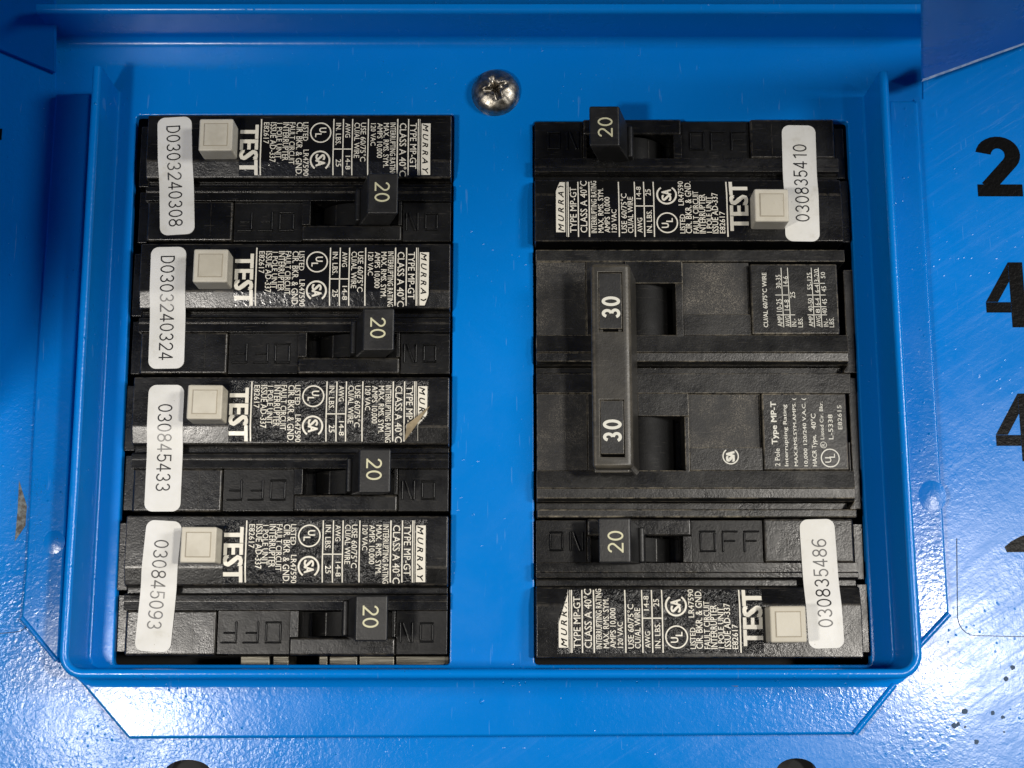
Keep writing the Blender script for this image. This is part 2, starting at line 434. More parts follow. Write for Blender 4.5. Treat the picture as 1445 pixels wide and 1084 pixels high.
def make_case():
    m = MB(); B = -14
    # label deck
    m.profile([(y_top, B), (y_top, 0), (y_bend, 0), (y_slope, -0.75), (y_slope-0.35, -2.2), (y_slope-.35, B)], -HL, HL, 0.26)
    m.box(-HL+.1, HL-.1, y_slope-.36, Y(637), B, -2.9, 0.1)
    yr = Y(637)
    yb = Y(660)
    m.profile([(yr, B), (yr, -1.5), (yr-0.35, -1.02), (Y(646), -0.95), (Y(646)-.05, -1.1), (Y(648), -1.12), (yb, -1.0), (yb, B)], -HL+.05, HL-.05, 0.1)
    ye = Y(721.5)
    # left block, OFF recess, handle frame, ON recess
    x1, x2, x3, x4 = X(313), X(415), X(424), X(491)
    m.box(-HL+.6, x1, yb-.02, ye, B, -1.05, 0.42, seg=3)
    m.box(x1+.1, x2-.08, yb-.03, ye+.2, B, -1.95, 0.1, mat=2)
    hx0, hx1 = X(427), X(556)
    hy0, hy1 = Y(697), yb-.04
    fx0, fx1 = x2, X(561)
    m.box(fx0, hx0, hy0, hy1-.02, B, -1.0, 0.12)
    m.box(hx1, fx1, hy0, hy1-.02, B, -1.0, 0.12)
    m.box(fx0, fx1, ye, hy0-.02, B, -1.03, 0.4, seg=3)
    m.box(hx0+.02, hx1-.02, hy0+.02, hy1-.02, B, -8.0, 0.0, mat=2)
    m.box(fx1+.1, HL-.1, yb-.03, ye+.2, B, -1.95, 0.1, mat=2)
    # lower shoulder on the terminal end
    m.box(-HL-2.1, -HL-.15, y_top-.9, Y(632), B, -3.6, 0.15)
    m.box(-HL-1.9, -HL-.15, Y(638), ye+.6, B, -4.3, 0.15)
    # mould parting mark
    xm = X(281)
    m.box(xm-.05, xm+.05, ye+1, yb-.5, -3, -1.0, 0.0, mat=1)
    return m
def emboss(m, ch, cx, cy, w, h, z, flip=-1):
    t = 0.36
    def b(x0, x1, y0, y1): m.box(cx+flip*x0, cx+flip*x1, cy+flip*y0, cy+flip*y1, z-.3, z+.34, 0.17, seg=2, emat=0)
    L, Rr, T, Bo = -w/2, w/2, h/2, -h/2
    if ch == 'O':
        b(L, Rr, T-t, T); b(L, Rr, Bo, Bo+t); b(L, L+t, Bo+t+.03, T-t-.03); b(Rr-t, Rr, Bo+t+.03, T-t-.03)
    if ch == 'F':
        b(L, L+t, Bo, T-t-.03); b(L, Rr, T-t, T); b(L+t+.03, Rr-.5, -.1, t-.1)
    if ch == 'N':
        b(L, L+t, Bo, T); b(Rr-t, Rr, Bo, T)
        q = [(L+t, T), (L+t+.45, T), (Rr-t, Bo), (Rr-t-.45, Bo)]
        m.poly([(cx+flip*x, cy+flip*y) for x, y in q], z-.3, z+.34, 0.15, emat=0)
case_mesh = make_case().build('case', [M['black'], M['black_edge'], M['recess']])
letter_meshes = []
ymid = Y(692, -2)
for ch, px, w_, h_ in (('F', 333, 2.9, 3.9), ('F', 363, 2.9, 3.9), ('O', 394, 2.9, 3.9), ('N', 577, 2.5, 3.6), ('O', 605, 2.5, 3.6)):
    em = MB(); emboss(em, ch, X(px, -2), ymid, w_, h_, -1.95)
    letter_meshes.append(em.build('raised_letter', [M['recess'], M['black_edge']]))

def make_toggle(tx0, tx1, ty0, ty1, ztop, lean):
    m = MB()
    top = [(tx0, ty0), (tx1, ty0), (tx1, ty1), (tx0, ty1)]
    bot = [(tx0-lean-.2, ty0+.9), (tx1-lean+.3, ty0+.9), (tx1-lean+.3, ty1-.5), (tx0-lean-.2, ty1-.5)]
    m.poly(bot, -3.0, ztop, 0.38, seg=3, emat=0, taper=top)
    # foot of the handle where it meets the drum
    m.poly([(tx0-lean-1.0, ty0+1.0), (tx0-lean+.6, ty0+1.0), (tx0-lean+.6, ty1-.6), (tx0-lean-1.0, ty1-.6)], -4.0, 0.9, 0.3, emat=0,
           taper=[(tx0-lean-.1, ty0+1.0), (tx0-lean+.9, ty0+1.0), (tx0-lean+.9, ty1-.6), (tx0-lean-.1, ty1-.6)])
    return m
def drum(m, cx, cy0, cy1, r, zc, a0=20, a1=160, k=18, mat=0):
    prof = [(cx+r*math.cos(R(a0+(a1-a0)*i/k)), zc+r*math.sin(R(a0+(a1-a0)*i/k))) for i in range(k+1)]
    vs = []
    for x, z in prof: vs += [(x, cy0, z), (x, cy1, z)]
    fs = [(2*i, 2*i+1, 2*i+3, 2*i+2) for i in range(k)]
    m.faces(vs, fs, mat)
ZT = 8.0
tx0, tx1 = X(507, ZT), X(552, ZT)
tq0, tq1 = P3(530, 696, ZT)[1], P3(530, 633, ZT)[1]
toggle_mesh = make_toggle(tx0, tx1, tq0, tq1, ZT, 2.9).build('handle', [M['handle']])
dm = MB()
drum(dm, X(490), Y(695), Y(662), 6.6, -8.3, 10, 168)
drum_mesh = dm.build('handle_drum', [M['drum'], M['black_edge']])
dm = MB(); dm.box(X(462), X(466), Y(695), Y(662), -7, -2.6, 0.15); rib_mesh = dm.build('drum_rib', [M['recess'], M['black_edge']])
# 20 on the handle
nm = MB()
write(nm, '20', (tx0+tx1)/2-.15, (tq0+tq1)/2+.25, 3.75, 2.75, -PI/2, lambda x, y: ZT+.03, bold=0.11, inter=True)
number_mesh = nm.build('number', [M['number']])
# test button
ZB = 4.6
bx0, bx1 = P3(263, 570, ZB)[0], P3(313, 570, ZB)[0]
by0, by1 = P3(290, 593, ZB)[1], P3(290, 544, ZB)[1]
bm_ = MB()
b = bmesh.new()
bm_.box(bx0, bx1, by0, by1, -1.0, ZB, 0.35, seg=3, emat=0)
button_mesh = bm_.build('test_button', [M['ivory']])
im = MB()
im.box(bx0+.92, bx1-.92, by0+.92, by1-.92, ZB-.2, ZB+.05, 0.02, mat=1, emat=1)
im.box(bx0+1.07, bx1-1.07, by0+1.07, by1-1.07, ZB-.2, ZB+.16, 0.1, mat=0, emat=0)
inset_mesh = im.build('button_inset', [M['ivory'], M['groove']])

# ---- printed rating label -------------------------------------------------
def label_clip(cut):
    if not cut: return None
    (xa, ya), (xb, yb_) = cut     # line from (xa,ya) right edge to (xb,yb_) bottom edge; drop what is beyond
    def f(x, y): return (x-xa)*(yb_-ya)-(y-ya)*(xb-xa) >= -0.02
    return f
lx0, lx1 = P2(330.5, 390)[0], P2(607, 390)[0]
ly0, ly1 = P2(400, 432.5, -.7)[1], P2(400, 349)[1]
def make_label(cut):
    clip = label_clip(cut)
    film_b, ink = MB(), MB()
    e = 0.10
    zf = lambda x, y: deck_z(x, y)+e
    # the film itself, with thickness, following the bend of the deck
    ysteps = [ly1, (ly1+y_bend)/2, y_bend+.3, y_bend, y_bend-.3, (y_bend+ly0)/2, ly0]
    vs, fs = [], []
    def right(y):
        if not cut: return lx1
        (xa, ya), (xb, yb_) = cut
        if y >= ya: return lx1
        return min(lx1, xa+(xb-xa)*(ya-y)/(ya-yb_))
    if cut: ysteps = sorted(set(ysteps+[cut[0][1]]), reverse=True)
    for y in ysteps:
        r = right(y)
        vs += [(lx0, y, zf(lx0, y)), (r, y, zf(r, y)), (lx0, y, deck_z(0, y)-.05), (r, y, deck_z(0, y)-.05)]
    k = len(ysteps)
    for i in range(k-1):
        a, c = 4*i, 4*i+4
        fs += [(a, c, c+1, a+1), (a+2, c+2, c, a), (a+1, c+1, c+3, a+3)]
    fs += [(0, 1, 3, 2), (4*k-4, 4*k-2, 4*k-1, 4*k-3)]
    film_b.faces(vs, fs)
    zi = lambda x, y: deck_z(x, y)+e+.045
    AN = -PI/2
    def vline(pa, pb, y0=350, y1=432):
        xa, xb = P2(pa, 390)[0], P2(pb, 390)[0]
        strip(ink, xa, xb, P2(400, y1, -.7)[1], P2(400, y0)[1], zi, clip=clip)
    for a, b_ in ((360.4, 362.2), (464.8, 466.4), (478.6, 480.2), (491.8, 493.4), (514.6, 516.2), (556.8, 558.6), (572.6, 574.2), (586.8, 588.4), (589.6, 590.3)):
        vline(a, b_)
    # table cross bar
    xa, xb = P2(466, 390)[0], P2(492, 390)[0]; yc = P2(400, 394)[1]
    ink.faces([(xa, yc-.1, zi(xa, yc)), (xb, yc-.1, zi(xb, yc)), (xb, yc+.1, zi(xb, yc)), (xa, yc+.1, zi(xa, yc))], [(0, 1, 2, 3)])
    def col(body, pa, pb, ya, yb_, bold=0.006):
        m_ = (pa+pb)/2; pa, pb = m_+(pa-m_)*.93, m_+(pb-m_)*.93
        xa, ya_ = P2(pa, ya); xb, yb2 = P2(pb, yb_)
        write(ink, body, (xa+xb)/2, (ya_+yb2)/2, abs(ya_-yb2), abs(xb-xa), AN, zi, bold=bold, clip=clip)
    col('TEST', 332, 356.5, 359.5, 429.5, 0.032)
    col('E82617', 366, 373, 355, 386); col('ISSUE AD-337', 375.5, 382.5, 355, 413)
    col('1 POLE UNIT', 384.5, 391, 356, 408); col('INTERRUPTER', 393.5, 401, 355, 411)
    col('FAULT CIRCUIT', 403, 409.5, 355, 416); col('CIR. BKR. & GND.', 413, 420, 355, 431)
    col('LISTED', 422.5, 429.5, 355, 382); col('LR47590', 422.5, 429.5, 395, 431.5)
    col('IN. LBS.', 469.5, 476.5, 356, 388); col('25', 469, 477, 409, 419)
    col('AWG', 483, 490, 356, 377); col('14-8', 483, 490, 404, 423)
    col('CU/AL WIRE', 496, 503, 355.5, 407); col('USE 60/75°C', 505, 512, 355.5, 412)
    col('120 VAC', 519.5, 526.5, 356.5, 389); col('AMPS 10,000', 529, 536, 356, 407)
    col('MAX. RMS. SYM.', 538, 545, 356, 420); col('INTERRUPTING RATING', 547.5, 554.5, 355.5, 432, 0.006)
    col('CLASS A 40°C', 561, 570, 356, 432); col('TYPE MP-GT', 576, 585, 356, 422)
    # maker's box: black letters knocked out of a pale block
    mxa, mxb = P2(592.2, 390)[0], P2(605.2, 390)[0]
    my0, my1 = P2(400, 431.5, -.7)[1], P2(400, 356.5)[1]
    cells = 24; hgt = my1-my0
    vs, fs = [], []
    for i in range(cells+1):
        y = my1-hgt*i/cells; r = min(mxb, right(y)-.25)
        vs += [(mxa, y, zi(mxa, y)), (max(mxa+.05, r), y, zi(mxb, y))]
        if i: fs.append((2*i-2, 2*i, 2*i+1, 2*i-1))
    ink.faces(vs, fs)
    zl = lambda x, y: zi(x, y)+.035
    write(ink, 'M U R R A Y', (mxa+mxb)/2-.1, (my0+my1)/2, hgt*.93, (mxb-mxa)*.60, AN, zl, bold=0.02, skew=0.35, mat=1,
          clip=(lambda x, y: x < right(y)-.25))
    # listing marks
    cx, cy = P2(447.6, 370); ring(ink, cx, cy, 2.03, .24, zi)
    write(ink, 'U', cx+.38, cy+.52, .92, 1.3, AN, zi, bold=0.022); write(ink, 'L', cx-.42, cy-.52, .68, 1.2, AN, zi, bold=0.022)
    cx, cy = P2(446.5, 410.5); ring(ink, cx, cy, 1.95, .33, zi, -55, 235)
    write(ink, 'S', cx+.05, cy+.62, 1.1, 1.75, AN, zi, bold=0.03); write(ink, 'A', cx+.05, cy-.5, 1.1, 1.75, AN, zi, bold=0.03)
    return film_b, ink, right
def corner(pa, pb):
    """cut from a point on the label's right edge to one on its bottom edge (pixels of the second breaker)"""
    return (lx1, P2(607, pa)[1]), (P2(pb, 432)[0], ly0)
LABELS = {}
def label_meshes(kind):
    if kind not in LABELS:
        cut = {'plain': None, 'clipped': corner(416, 600.5), 'peeled': corner(395, 574), 'trimmed': corner(388, 592)}[kind]
        f, i, rt = make_label(cut)
        LABELS[kind] = (f.build('rating_label', [M['film']]), i.build('label_print', [M['print'], M['film']]), rt)
        for o in LABELS[kind][:2]: COL.objects.unlink(o)
    return LABELS[kind]
protos = {}
for o in (case_mesh, *letter_meshes, toggle_mesh, drum_mesh, rib_mesh, number_mesh, button_mesh, inset_mesh):
    COL.objects.unlink(o)
def put(o, parent, name=None):
    c = o.copy(); COL.objects.link(c); c.parent = parent; return c

def add_sticker(parent, corners, text, tspan, ang_read, flip, label=None):
    """paper serial sticker: centre line from top to bottom in the breaker frame"""
    (xa, ya), (xb, yb_), wd_ = corners
    Lg = math.hypot(xb-xa, yb_-ya); ang = math.atan2(yb_-ya, xb-xa)
    # local strip coordinates: s along length, q across
    dx, dy = (xb-xa)/Lg, (yb_-ya)/Lg; nx, ny = -dy, dx
    def to(s, q): return xa+dx*s+nx*q, ya+dy*s+ny*q
    m = MB(); r = 1.45
    vs, fs, side = [], [], []
    ns = 40
    for i in range(ns+1):
        s = Lg*i/ns
        # denser near both ends
        s = Lg*(0.5-0.5*math.cos(PI*i/ns))
        if s < r: hw = wd_/2-r+math.sqrt(max(0, r*r-(r-s)**2))
        elif s > Lg-r: hw = wd_/2-r+math.sqrt(max(0, r*r-(s-(Lg-r))**2))
        else: hw = wd_/2
        for q in (-hw, 0, hw):
            x, y = to(s, q); z = drape_z(y)+.16
            vs.append((x, y, z))
        for q in (-hw, hw):
            x, y = to(s, q); vs.append((x, y, drape_z(y)-.02))
        if i:
            a, c = 5*i-5, 5*i
            fs += [(a, c, c+1, a+1), (a+1, c+1, c+2, a+2), (a, a+3, c+3, c), (a+2, c+2, c+4, a+4)]
    fs += [(0, 1, 2, 4, 3), (5*ns, 5*ns+3, 5*ns+4, 5*ns+2, 5*ns+1)]
    m.faces(vs, fs)
    bmesh.ops.recalc_face_normals(m.bm, faces=m.bm.faces)
    st = m.build('serial_sticker', [M['paper']], parent)
    if label: st['label'] = label
    t = MB(); s0, s1 = tspan[0]*Lg, tspan[1]*Lg
    cx, cy = to((s0+s1)/2, tspan[2])
    write(t, text, cx, cy, s1-s0, 2.62, ang+(PI if flip else 0), lambda x, y: drape_z(y)+.20, bold=0.095, inter=True)
    t.build('serial_number', [M['ink']], st)
    return st

def gfci(u, v, right, kind, label, crinkled, peel=False, tdx=0.0, tdy=0.0):
    root = thing('circuit_breaker', label, 'circuit breaker', u, v, 0, 'single pole breakers with test buttons', PI if right else 0.0)
    put(case_mesh, root)
    for q in letter_meshes: put(q, root)
    h = put(toggle_mesh, root); n_ = put(number_mesh, h); h.location = (tdx*S, tdy*S, 0)
    put(drum_mesh, root); put(rib_mesh, root)
    bt = put(button_mesh, root); put(inset_mesh, bt)
    bt.rotation_euler = (R(random.uniform(-.8, .8)), R(random.uniform(-.8, .8)), R(random.uniform(-.5, .5)))
    f, i, rt = label_meshes(kind)
    lf = put(f, root); pr = put(i, lf)
    if crinkled:
        for s_ in lf.material_slots: s_.link = 'OBJECT'; s_.material = M['film_crinkled']
    return root, lf
# ---- left column
def stick(u0, v0, turn, top, bot, wpx, zt=0.0, zb=-1.0):
    (ua, va), (ub, vb) = at(*top, zt), at(*bot, zb)
    k = -1 if turn else 1
    w = wpx*(D)/(F*CT-(542-(top[1]+bot[1])/2)*ST)
    return ((ua-u0)*k, (va-v0)*k), ((ub-u0)*k, (vb-v0)*k), w
VR = (88.9, 63.5, 38.1, 12.7)
L1, _ = gfci(UL, VR[0], False, 'plain', 'left column breaker with sticker D0303240308, topmost', False, tdx=.5)
add_sticker(L1, stick(UL, VR[0], False, (246.5, 166), (250.5, 331.5), 48.5), 'D0303240308', (.075, .93, -.25), 0, False)
L2, _ = gfci(UL, VR[1], False, 'clipped', 'left column breaker with sticker D0303240324', False, tdx=.2)
add_sticker(L2, stick(UL, VR[1], False, (238.5, 349), (234.5, 520.5), 50), 'D0303240324', (.075, .93, -.1), 0, False)
L3, lf3 = gfci(UL, VR[2], False, 'peeled', 'left column breaker with sticker 030845433 and peeled label corner', True)
add_sticker(L3, stick(UL, VR[2], False, (235.5, 543.5), (229, 722), 50.5), '030845433', (.155, .84, -.05), 0, False)
L4, _ = gfci(UL, VR[3], False, 'plain', 'bottom left breaker with tilted sticker 030845093', True, tdx=-.1)
add_sticker(L4, stick(UL, VR[3], False, (232.5, 735), (215, 919.5), 50.5), '030845093', (.15, .83, -.1), 0, False)
# ---- right column (turned end for end)
R1, _ = gfci(UR, VR[0], True, 'clipped', 'right column breaker with sticker 030835410, topmost', False, tdx=-.2, tdy=-1.3)
add_sticker(R1, stick(UR, VR[0], True, (1126.5, 177.5), (1132.5, 341), 48, -1, 0), '030835410', (.165, .835, .1), 0, True)
R4, _ = gfci(UR, VR[3], True, 'trimmed', 'bottom right breaker with sticker 030835486 under the double breaker', True, tdx=-1.0, tdy=-1.6)
add_sticker(R4, stick(UR, VR[3], True, (1152, 733), (1166.5, 915), 50, -1, 0), '030835486', (.155, .84, .1), 0, True)

# folded back corner of the third label
m = MB()
def q3(px, py, z): x, y = P3(px, py, z); return (x, y, z)
A_, B_ = q3(571, 622, -.4), q3(606, 573, .25)
Mi, K_ = q3(591, 586, 1.5), q3(574, 599, 1.3)
m.faces([A_, B_, Mi, K_, q3(588, 599, .9)], [(0, 4, 3), (4, 2, 3), (4, 1, 2)])
m.faces([(A_[0]+.1, A_[1]+.05, A_[2]-.12), (B_[0]+.08, B_[1], B_[2]-.1), (Mi[0], Mi[1], Mi[2]-.12), (K_[0], K_[1], K_[2]-.12), tuple(c-(.12 if i == 2 else 0) for i, c in enumerate(q3(588, 599, .9)))],
        [(3, 4, 0), (3, 2, 4), (2, 1, 4)])
fold = m.build('folded_corner', [M['backing']], lf3, 80)
fold['label'] = 'tan backing of the label corner folded over'

# ------------------------------------------------------------------ the double pole breaker
DR = thing('double_circuit_breaker', 'two pole black breaker with joined 30 handles, dusty', 'circuit breaker', UR, 50.8, 0)
def Q(px, py, z=0.0):
    u, v = at(px, py, z); return u-UR, v-50.8
qx = lambda px, py=540, z=0.0: Q(px, py, z)[0]
qy = lambda py, z=0.0: Q(900, py, z)[1]
B = -14
XL, XR = -HL+.2, qx(1190, 400)+.3
def pole(name, y_hi, y_t0, y_frame_t, hole, frame, y_b1, y_b2, y_b3, patch, lower, dark_hi, patch_t):
    """one half of the case: all arguments are pixel rows / columns in the photograph"""
    m = MB()
    fx0, fx1 = qx(frame[0]), qx(frame[1]); hx0, hx1, hy1, hy0 = qx(hole[0]), qx(hole[1]), qy(hole[2]), qy(hole[3])
    yf = qy(y_frame_t); ya = qy(y_b1)
    m.box(XL, XR+.6, yf+.02, qy(y_hi), B, -1.6, 0.15)                 # upper strip
    m.box(XL+.1, qx(829), ya+.03, yf-.02, B, -1.75, 0.12, mat=2)        # sunken panel left of the handle
    m.box(qx(829)+.05, fx0-.02, ya+.03, yf-.02, B, -1.5, 0.12)
    # frame round the handle slot
    m.box(fx0, fx1, hy1, yf-.05, B, -1.0, 0.15)
    m.box(hx1, fx1-.02, hy0+.02, hy1-.02, B, -1.02, 0.15)
    m.box(fx0, fx1-.01, ya+.04, hy0, B, -1.05, 0.15)
    m.box(fx0+.03, hx1-.02, hy0+.03, hy1-.03, B, -8, 0, mat=2)
    # dirty hollow between the frame and the raised end patch
    px0, px1 = qx(patch[0]), qx(patch[1])
    ym = qy(lower)
    m.box(fx1+.04, px0-.04, ym+.02, yf-.03, B, -2.1, 0.12, mat=2)
    m.box(fx1+.04, px0-.04, ya+.05, ym, B, -1.35, 0.12)
    m.box(px0, px1, ya+.04, qy(patch_t), B, -0.7, 0.3, seg=3)         # raised end patch
    # stepped bands
    m.profile([(ya, B), (ya, -1.05), (qy(y_b2), -.75), (qy(y_b2), B)], XL, XR+.3, 0.12)
    m.profile([(qy(y_b2)-.02, B), (qy(y_b2)-.02, -.95), (qy(y_b3)+.5, -1.1), (qy(y_b3), -2.2), (qy(y_b3), B)], XL+.02, XR+.32, 0.14)
    return m
ca = pole('upper', 349, 360, 366, (903, 957, 398, 479), (885, 968), 471, 496, 512, (1065, 1190), 441, 372, 371)
cb = pole('lower', 524.5, 545, 553, (905, 965.5, 586, 671), (900, 972), 663, 688, 706, (1075, 1194), 630, 553, 554)
ca.join(cb.bm)
# ribs between and below the poles, rounded ends on the grooves
ca.box(XL+.03, XR-.6, qy(523), qy(513), B, -4.0, 0.05)
ca.poly([(XR-.62, qy(524)), (XR+.35, qy(524)), (XR+.35, qy(513)), (XR+.1, qy(513)), (XR-.25, qy(517)), (XR-.6, qy(521))], B, -1.3, 0.1)
ca.box(XL+.03, XR-.6, qy(717), qy(707), B, -4.0, 0.05)
ca.box(XL+.05, XR+.6, qy(733)+.5, qy(717), B, -1.55, 0.3, seg=3)
ca.poly([(XR-.62, qy(717.5)), (XR+.35, qy(717.5)), (XR+.35, qy(707)), (XR+.1, qy(707)), (XR-.25, qy(711)), (XR-.6, qy(715))], B, -1.35, 0.1)
ca.box(XR+.75, XR+3.1, qy(520), qy(372), B, -4.2, 0.2)
ca.box(XR+.78, XR+3.3, qy(715), qy(526), B, -4.4, 0.2)
ca.box(qx(1205, 690)+.2, qx(1209, 690), qy(676), qy(620), -6, -3.4, 0.1)
ca.build('case', [M['dusty'], M['dusty_edge'], M['grit']], DR)
for (y0, y1) in ((479, 398), (671, 586)):
    dr = MB(); drum(dr, qx(908), qy(y0), qy(y1), 6.6, -8.3, 12, 170); dr.build('handle_drum', [M['drum'], M['dusty_edge']], DR)
    dr = MB(); dr.box(qx(921), qx(924), qy(y0), qy(y1), -8, -2.2, 0.15); dr.build('drum_rib', [M['grit'], M['dusty_edge']], DR)
# handle tie
ZH = 9.0
tie = MB()
th = lambda px, py: Q(px, py, ZH)
xl, xr = th(834, 520)[0], th(891, 520)[0]
yt_, yb_ = th(860, 371)[1], th(860, 661)[1]
w1 = (th(845, 420)[0], th(878, 420)[0], th(860, 468)[1], th(860, 384)[1])
w2 = (th(846, 600)[0], th(881, 600)[0], th(860, 645)[1], th(860, 564)[1])
wx0, wx1 = (w1[0]+w2[0])/2, (w1[1]+w2[1])/2
lean = -2.0
def slab(x0, x1, y0, y1, z1=ZH, zb=-1.0, bv=.5, li=lean, b2=0.0, **k):
    tie.poly([(x0-li-.0, y0), (x1-li+b2, y0), (x1-li+b2, y1), (x0-li, y1)], zb, z1, bv, seg=4, taper=[(x0, y0), (x1, y0), (x1, y1), (x0, y1)], **k)
fr = bmesh.new(); bd = []
for loop in ([(xl, yb_), (xr, yb_), (xr, yt_), (xl, yt_)], [(wx0, w1[2]), (wx1, w1[2]), (wx1, w1[3]), (wx0, w1[3])], [(wx0, w2[2]), (wx1, w2[2]), (wx1, w2[3]), (wx0, w2[3])]):
    vv = [fr.verts.new(V(x, y, ZH)) for x, y in loop]; bd += [fr.edges.new((vv[i], vv[(i+1) % 4])) for i in range(4)]
bmesh.ops.triangle_fill(fr, use_beauty=True, edges=bd)
for f in fr.faces:
    if f.normal.z < 0: f.normal_flip()
outer_e = bd[:4]; inner_e = bd[4:]
r_ = bmesh.ops.extrude_edge_only(fr, edges=bd)
for v in r_['geom']:
    if isinstance(v, bmesh.types.BMVert): v.co.z -= 9.5*S
corner_e = [e for e in fr.edges if abs(e.verts[0].co.z-e.verts[1].co.z) > S and all(abs(v.co.x-xl*S) < 1e-5 or abs(v.co.x-xr*S) < 1e-5 for v in e.verts)]
bmesh.ops.bevel(fr, geom=[e for e in outer_e if e.is_valid]+corner_e, offset=.8*S, segments=4, profile=0.5, affect='EDGES', material=1)
bmesh.ops.bevel(fr, geom=[e for e in inner_e if e.is_valid], offset=.14*S, segments=3, profile=0.5, affect='EDGES', material=1)
for v in fr.verts: v.co.x += -lean*(ZH*S-v.co.z)/(ZH+1)
tie.join(fr)
for a, b_ in ((w1[2]-.1, 1), (w2[3]+.1, -1)):
    slab(wx0+.03, wx0+.75, a, a+b_*.6, ZH-.5, 5, .05, -.5); slab(wx1-.75, wx1-.03, a, a+b_*.6, ZH-.5, 5, .05, -.5)
tie.poly([(xl+2.2, yb_+1.0), (xr+2.0, yb_+1.2), (xr+2.0, yb_+3), (xl+2.2, yb_+3)], -1, 7, .3, seg=2, taper=[(xl+.5, yb_-.55), (xr-.4, yb_-.55), (xr-.4, yb_+1), (xl+.5, yb_+1)])
t_o = tie.build('handle_tie', [M['tie'], M['tie_edge']], DR)
t_o['label'] = 'dusty grey bar joining the two 30 handles'
for (x0, x1, y0, y1), ny in ((w1, 433), (w2, 609)):
    m = MB()
    m.poly([(x0+1.3, y0+.25), (x1+1.3, y0+.25), (x1+1.3, y1-.2), (x0+1.3, y1-.2)], 0, ZH-.16, .12, taper=[(wx0+.08, y0+.55), (wx1-.08, y0+.55), (wx1-.08, y1-.12), (wx0+.08, y1-.12)])
    hnd = m.build('handle', [M['handle'], M['dusty_edge']], DR)
    t = MB(); cx, cy = Q(862 if ny < 500 else 864, ny+(1 if ny < 500 else -1), ZH-.35)
    write(t, '30', cx, cy, 3.95, 3.3, PI/2, lambda x, y: ZH-.12, bold=0.17, inter=True)
    t.build('number', [M['grey_print']], hnd)
# printing on the case of the double breaker
t = MB(); zf = lambda x, y: -.66
AN = PI/2
def colq(body, pa, pb, ya, yb2, bold=0.006, z=zf, inter=False):
    xa, y_a = Q(pa, ya, -.7); xb, y_b = Q(pb, yb2, -.7)
    write(t, body, (xa+xb)/2, (y_a+y_b)/2, abs(y_a-y_b), abs(xb-xa), AN, z, bold=bold, inter=inter)
def barq(x0, y0, x1, y1, w=.13):
    a, b_ = Q(x0, y0, -.7), Q(x1, y1, -.7); d = (Vector(b_)-Vector(a)).normalized(); nn = Vector((-d.y, d.x))*w/2
    P = [(a[0]+nn.x, a[1]+nn.y), (a[0]-nn.x, a[1]-nn.y), (b_[0]-nn.x, b_[1]-nn.y), (b_[0]+nn.x, b_[1]+nn.y)]
    t.faces([(x, y, -.66) for x, y in P], [(0, 1, 2, 3)])
colq('CU/AL 60/75°C WIRE', 1075, 1084, 385, 462, .01)
colq('AMP.', 1097, 1104.5, 445, 461, .0); colq('10-25', 1095.5, 1103.5, 422, 440, .0); colq('30-35', 1094.5, 1102, 388, 407, .0)
barq(1106, 462, 1102, 378); colq('AWG.', 1108, 1115.5, 445, 461, .0); colq('14-8', 1106.5, 1114, 423, 438, .0); colq('14-6', 1104.5, 1112, 390, 404, .0)
barq(1116, 462, 1111, 378); barq(1096, 444.5, 1122, 444.5); barq(1094, 416.5, 1112, 416.5)
colq('IN.-', 1117, 1124, 450, 461, .0); colq('25', 1115, 1122, 412, 421, .0); colq('LBS.', 1126, 1133, 448, 462, .0)
colq('AMP.', 1141, 1148, 445, 461, .0); colq('40-50', 1140, 1147, 421, 440, .0); colq('55-125', 1138.5, 1146, 385, 409, .0)
barq(1149.5, 462, 1144.5, 378); colq('AWG.', 1151.5, 1158.5, 445, 461, .0); colq('8', 1151, 1157, 436, 442, .0); colq('6-4', 1150, 1157, 421, 431, .0)
colq('6-4', 1149.5, 1156, 402, 413, .0); colq('3-2/0', 1148.5, 1155.5, 380, 398, .0)
barq(1160, 462, 1154.5, 378); barq(1139.5, 444.5, 1167, 444.5); barq(1138.5, 416.5, 1165, 416.5); barq(1148, 433, 1166, 433); barq(1148, 400, 1164, 400)
colq('IN.-', 1162, 1169, 450, 461, .0); colq('40', 1160, 1167, 435, 443, .0); colq('45', 1160, 1167, 422, 430, .0); colq('45', 1159, 1166, 404, 412, .0); colq('50', 1158, 1164.5, 384, 393, .0); colq('LBS.', 1170, 1177, 448, 462, .0)
t.build('torque_print', [M['grey_print']], DR)
def colq(body, pa, pb, ya, yb2, bold=0.006):
    q = MB(); xa, y_a = Q(pa, ya, -.7); xb, y_b = Q(pb, yb2, -.7)
    write(q, body, (xa+xb)/2, (y_a+y_b)/2, abs(y_a-y_b), abs(xb-xa), AN, zf, bold=bold)
    q.build('printed_line', [M['grey_print']], DR)
t = MB()
colq('2 Pole', 1093, 1101, 633, 658, .004); colq('Type MP-T', 1087, 1097, 567, 627, .03)
colq('Interrupting Rating', 1104, 1112.5, 571, 658, .012); colq('MAX.RMS.SYM.AMPS. (', 1117.5, 1126, 562, 658, .012)
colq('10,000 120/240 V.A.C. (', 1131, 1140, 562, 658, .012); colq('HACR Type,', 1145, 1153, 614, 658, .012); colq('40°C', 1144, 1151.5, 584, 606, .012)
colq('Listed Cir. Bkr.', 1155.5, 1163, 567, 620, .006); colq('R', 1159, 1164, 626, 630, .0)
colq('L-5338', 1168, 1176, 585, 620, .006); colq('E82615', 1181, 1188.5, 572, 606, .006)
cx, cy = Q(1171.5, 646.5, -.7); ring(t, cx, cy, 1.72, .2, zf); write(t, 'U', cx-.38, cy-.35, .95, 1.1, AN, zf, bold=.01); write(t, 'L', cx+.35, cy+.42, .7, 1.0, AN, zf, bold=.01)
t.build('listing_mark', [M['grey_print']], DR); t = MB()
